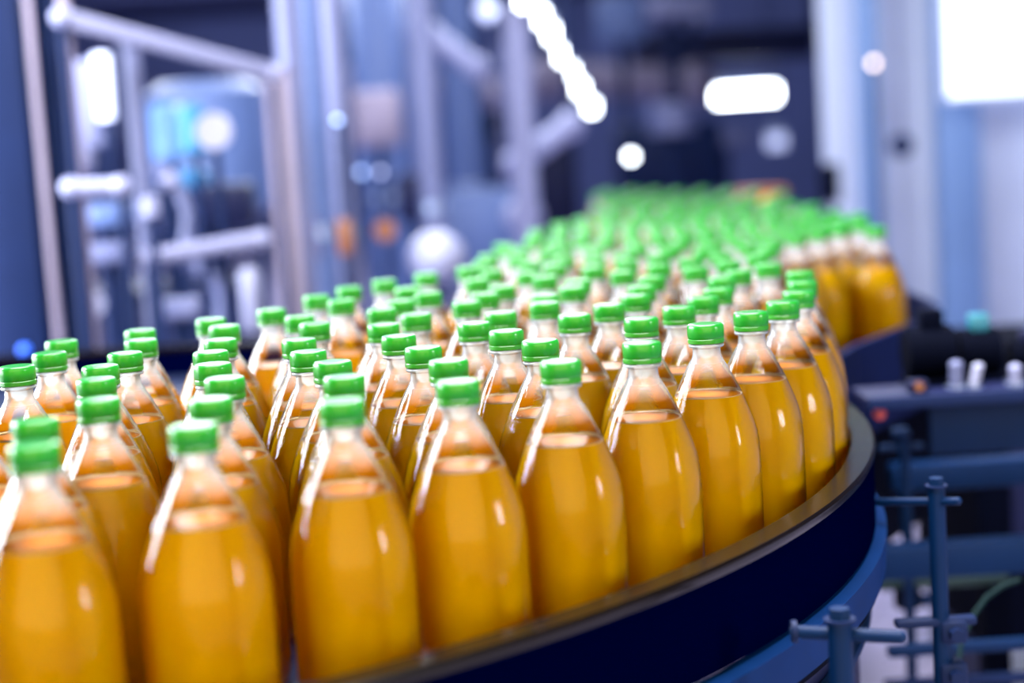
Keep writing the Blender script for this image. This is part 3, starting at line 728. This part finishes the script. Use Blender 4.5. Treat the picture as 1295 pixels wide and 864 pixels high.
# orange and dark things at the far end of the conveyor
o = empty('orange_bin', (at(963, 262, 6.6).x, 6.6, 0)); tag(o, 'orange bin standing behind the far right end of the bottles', 'bin')
zt = at(963, 238, 6.6).z; wb = px_m(56, 6.6)
MB().box((0, 0, zt - .09), (wb, .16, .14), bev=.015).build('tub', M['orange_box'], o)
MB().box((0, 0, zt - .01), (wb * 1.06, .18, .022), bev=.006).build('lid', M['amber'], o)
for k in (-1, 1): MB().box((k * wb * .4, 0, (zt - .16) / 2), (.03, .1, zt - .16)).build('leg', M['steel_dark'], o)
gadget('dark_motor', 'small black motor left of the pale curtain', 'motor', 1050, 232, 24, 50, 8.0, 'black_navy', shape='cyl')

# ------------------------------------------------------------------ right side: curtains, columns, window
def panel_wall(name, label, px0, px1, Y, m, cat_, py_top=-150, ribs=0, z0=0.03):
    a_ = at(px0, 150, Y); b_ = at(px1, 150, Y); w = b_.x - a_.x; zt_ = min(3.5, at(px0, py_top, Y).z)
    r = empty(name, ((a_.x + b_.x) / 2, Y, 0)); tag(r, label, cat_)
    n = max(1, ribs)
    mb = MB()
    for i in range(n):
        mb.box((-w / 2 + w * (i + .5) / n, .012 * (i % 2), (zt_ + z0) / 2), (w / n * (1.06 if n > 1 else 1), .02, zt_ - z0), bev=.004)
    mb.build('panel', M[m], r)
    MB().box((0, -.02, zt_ - .02), (w * 1.02, .06, .05), bev=.004).build('top_track', M['steel'], r)
    MB().box((0, .0, .015), (w * 1.02, .08, .03), bev=.004).build('bottom_track', M['steel'], r)
    return r
panel_wall('partition_panel', 'pale lilac partition left of the narrow blue pillar', 1040, 1089, 9.2, 'curtain', 'partition')
panel_wall('partition_panel', 'light lilac partition with a dark ball hanging before it', 1112, 1184, 9.2, 'curtain', 'partition', ribs=3)
panel_wall('partition_panel', 'streaked pale blue curtain at the right edge under the window', 1237, 1420, 9.2, 'curtain', 'curtain', ribs=12)
def pillar(px0, px1, Y, m, label):
    a_ = at(px0, 200, Y); b_ = at(px1, 200, Y); w = b_.x - a_.x
    r = empty('pillar', ((a_.x + b_.x) / 2, Y, 0)); tag(r, label, 'pillar')
    MB().box((0, 0, 1.77), (w, .14, 3.48), bev=.01).build('shaft', M[m], r)
    MB().box((0, 0, .015), (w * 1.3, .2, .03), bev=.005).build('base_plate', M['steel_dark'], r)
pillar(1089, 1112, 9.0, 'column_blue', 'narrow blue-grey pillar behind the warm round lamp')
pillar(1184, 1237, 9.0, 'column_blue', 'wide blue pillar left of the bright window')
a_ = at(1198, 122, 8.7); b_ = at(1430, -160, 8.7)
wn = empty('daylit_window', ((a_.x + b_.x) / 2, 8.7, a_.z)); tag(wn, 'bright blown-out window at the upper right corner', 'window')
ww = b_.x - a_.x; hh = min(b_.z, 3.45) - a_.z
MB().box((0, 0, hh / 2), (ww, .02, hh)).build('pane', M['window_glow'], wn)
mb = MB()
for s_ in (-1, 1): mb.box((s_ * (ww / 2 + .012), 0, hh / 2), (.024, .05, hh + .05), bev=.004)
mb.box((0, 0, -.012), (ww, .05, .024), bev=.004); mb.box((0, 0, hh + .012), (ww, .05, .024), bev=.004)
mb.build('frame', M['curtain'], wn)
# hanging ball on a cord
c_ = at(1140, 184, 8.2)
hb = empty('hanging_ball', (c_.x, 8.2, 3.55)); tag(hb, 'dark grey ball hanging on a cord before the lilac partition', 'ball')
MB().ball((0, 0, c_.z - 3.55), px_m(15, 8.2)).build('ball', M['steel_dark'], hb)
MB().tube((0, 0, c_.z - 3.55), (0, 0, 0), .006, n=10).build('cord', M['lilac'], hb)

# ------------------------------------------------------------------ lamps
def tube_lamp(p0, p1, Y0, Y1, r, label, m='glow', group=None, name='tube_light'):
    a_ = at(p0[0], p0[1], Y0); b_ = at(p1[0], p1[1], Y1)
    r_ = empty(name, (a_ + b_) / 2); tag(r_, label, 'lamp', group)
    L_ = Vector(r_.location)
    MB().tube(a_ - L_, b_ - L_, r, n=16).build('tube', M[m], r_)
    d = (b_ - a_); mb = MB(); q = d.to_track_quat('X', 'Z').to_matrix()
    mb.box(Vector((0, 0, r * 1.6)), (d.length * 1.04, r * 3, r * 1.1), rot=q, bev=r * .2); mb.build('housing', M['steel'], r_)
    zt2 = 3.55 - L_.z
    mb = MB()
    for t in (-.4, .4): mb.tube(d * t + Vector((0, 0, r * 2)), Vector((d.x * t, d.y * t, zt2)), .005, n=8)
    mb.build('suspension', M['steel_dark'], r_)
    return r_
row = [(640, -42, 'just above the frame'), (661, -2, 'cut by the top edge'), (685, 22, 'second from the top edge'), (697, 42, 'third from the top edge'), (711, 70, 'fourth from the top edge'), (722, 92, 'fifth from the top edge'), (734, 112, 'sixth from the top edge'), (748, 135, 'lowest and farthest')]
for i, (x_, y_, w_) in enumerate(row[1:]):
    Y_ = 8 + i * .9
    tube_lamp((x_ - 5, y_), (x_ + 5, y_), Y_, Y_, .045, 'bright round lamp of the slanting row, %s' % w_, 'glow', 'lamps of the slanting row')
tube_lamp((905, 122), (982, 117), 17, 17, .07, 'long bright horizontal tube lamp, upper right')
tube_lamp((972, 180), (992, 178), 15.5, 15.5, .06, 'soft short lamp below the long tube', 'glow_soft')
tube_lamp((606, 6), (624, 20), 8.6, 8.6, .045, 'bright sloping lamp at the top edge left of the lamp row', 'glow_soft')
def bulb(px, py, Y, rpx, m, label, hang=True):
    c_ = at(px, py, Y); rr = px_m(rpx, Y)
    r_ = empty('round_lamp', c_); tag(r_, label, 'lamp')
    MB().ball((0, 0, 0), rr).build('bulb', M[m], r_)
    MB().tube((0, rr * 2.2, 0), (0, rr * .8, 0), rr * .9, n=16).build('socket', M['steel_dark'], r_)
    MB().tube((0, rr * 1.8, 0), (0, rr * 1.8, -c_.z), .012, n=8).build('stand', M['steel_dark'], r_)
bulb(798, 198, 11, 4.5, 'glow', 'white round lamp above the far bottles')
bulb(457, 218, 7.5, 4, 'glow_dim', 'left one of the paired round blue lights')
bulb(481, 218, 7.5, 4, 'glow_soft', 'right one of the paired round blue lights')
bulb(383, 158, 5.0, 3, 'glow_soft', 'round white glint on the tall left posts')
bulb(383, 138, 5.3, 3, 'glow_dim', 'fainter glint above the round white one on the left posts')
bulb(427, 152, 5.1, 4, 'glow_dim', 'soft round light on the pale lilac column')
bulb(1105, 80, 8.6, 4, 'glow_warm', 'warm white round lamp on the narrow blue pillar')
# ceiling tubes over the hall, above the frame: they light the line and show in the cap tops
for i, (x_, y_) in enumerate([(-3.2, 7), (-1.6, 7), (-3.2, 10), (-1.6, 10), (0, 10), (-3.2, 13), (-1.6, 13), (0, 13), (-4.6, 16), (-2.8, 16), (-1, 16)]):
    r_ = empty('ceiling_light', (x_, y_, 3.5)); tag(r_, 'long ceiling tube light over the hall above the machines', 'lamp', 'ceiling tube lights over the hall')
    MB().tube((0, -.6, -.03), (0, .6, -.03), .03, n=12).build('tube', M['glow'], r_)
    MB().box((0, 0, .01), (.16, 1.3, .04), bev=.006).build('housing', M['steel'], r_)
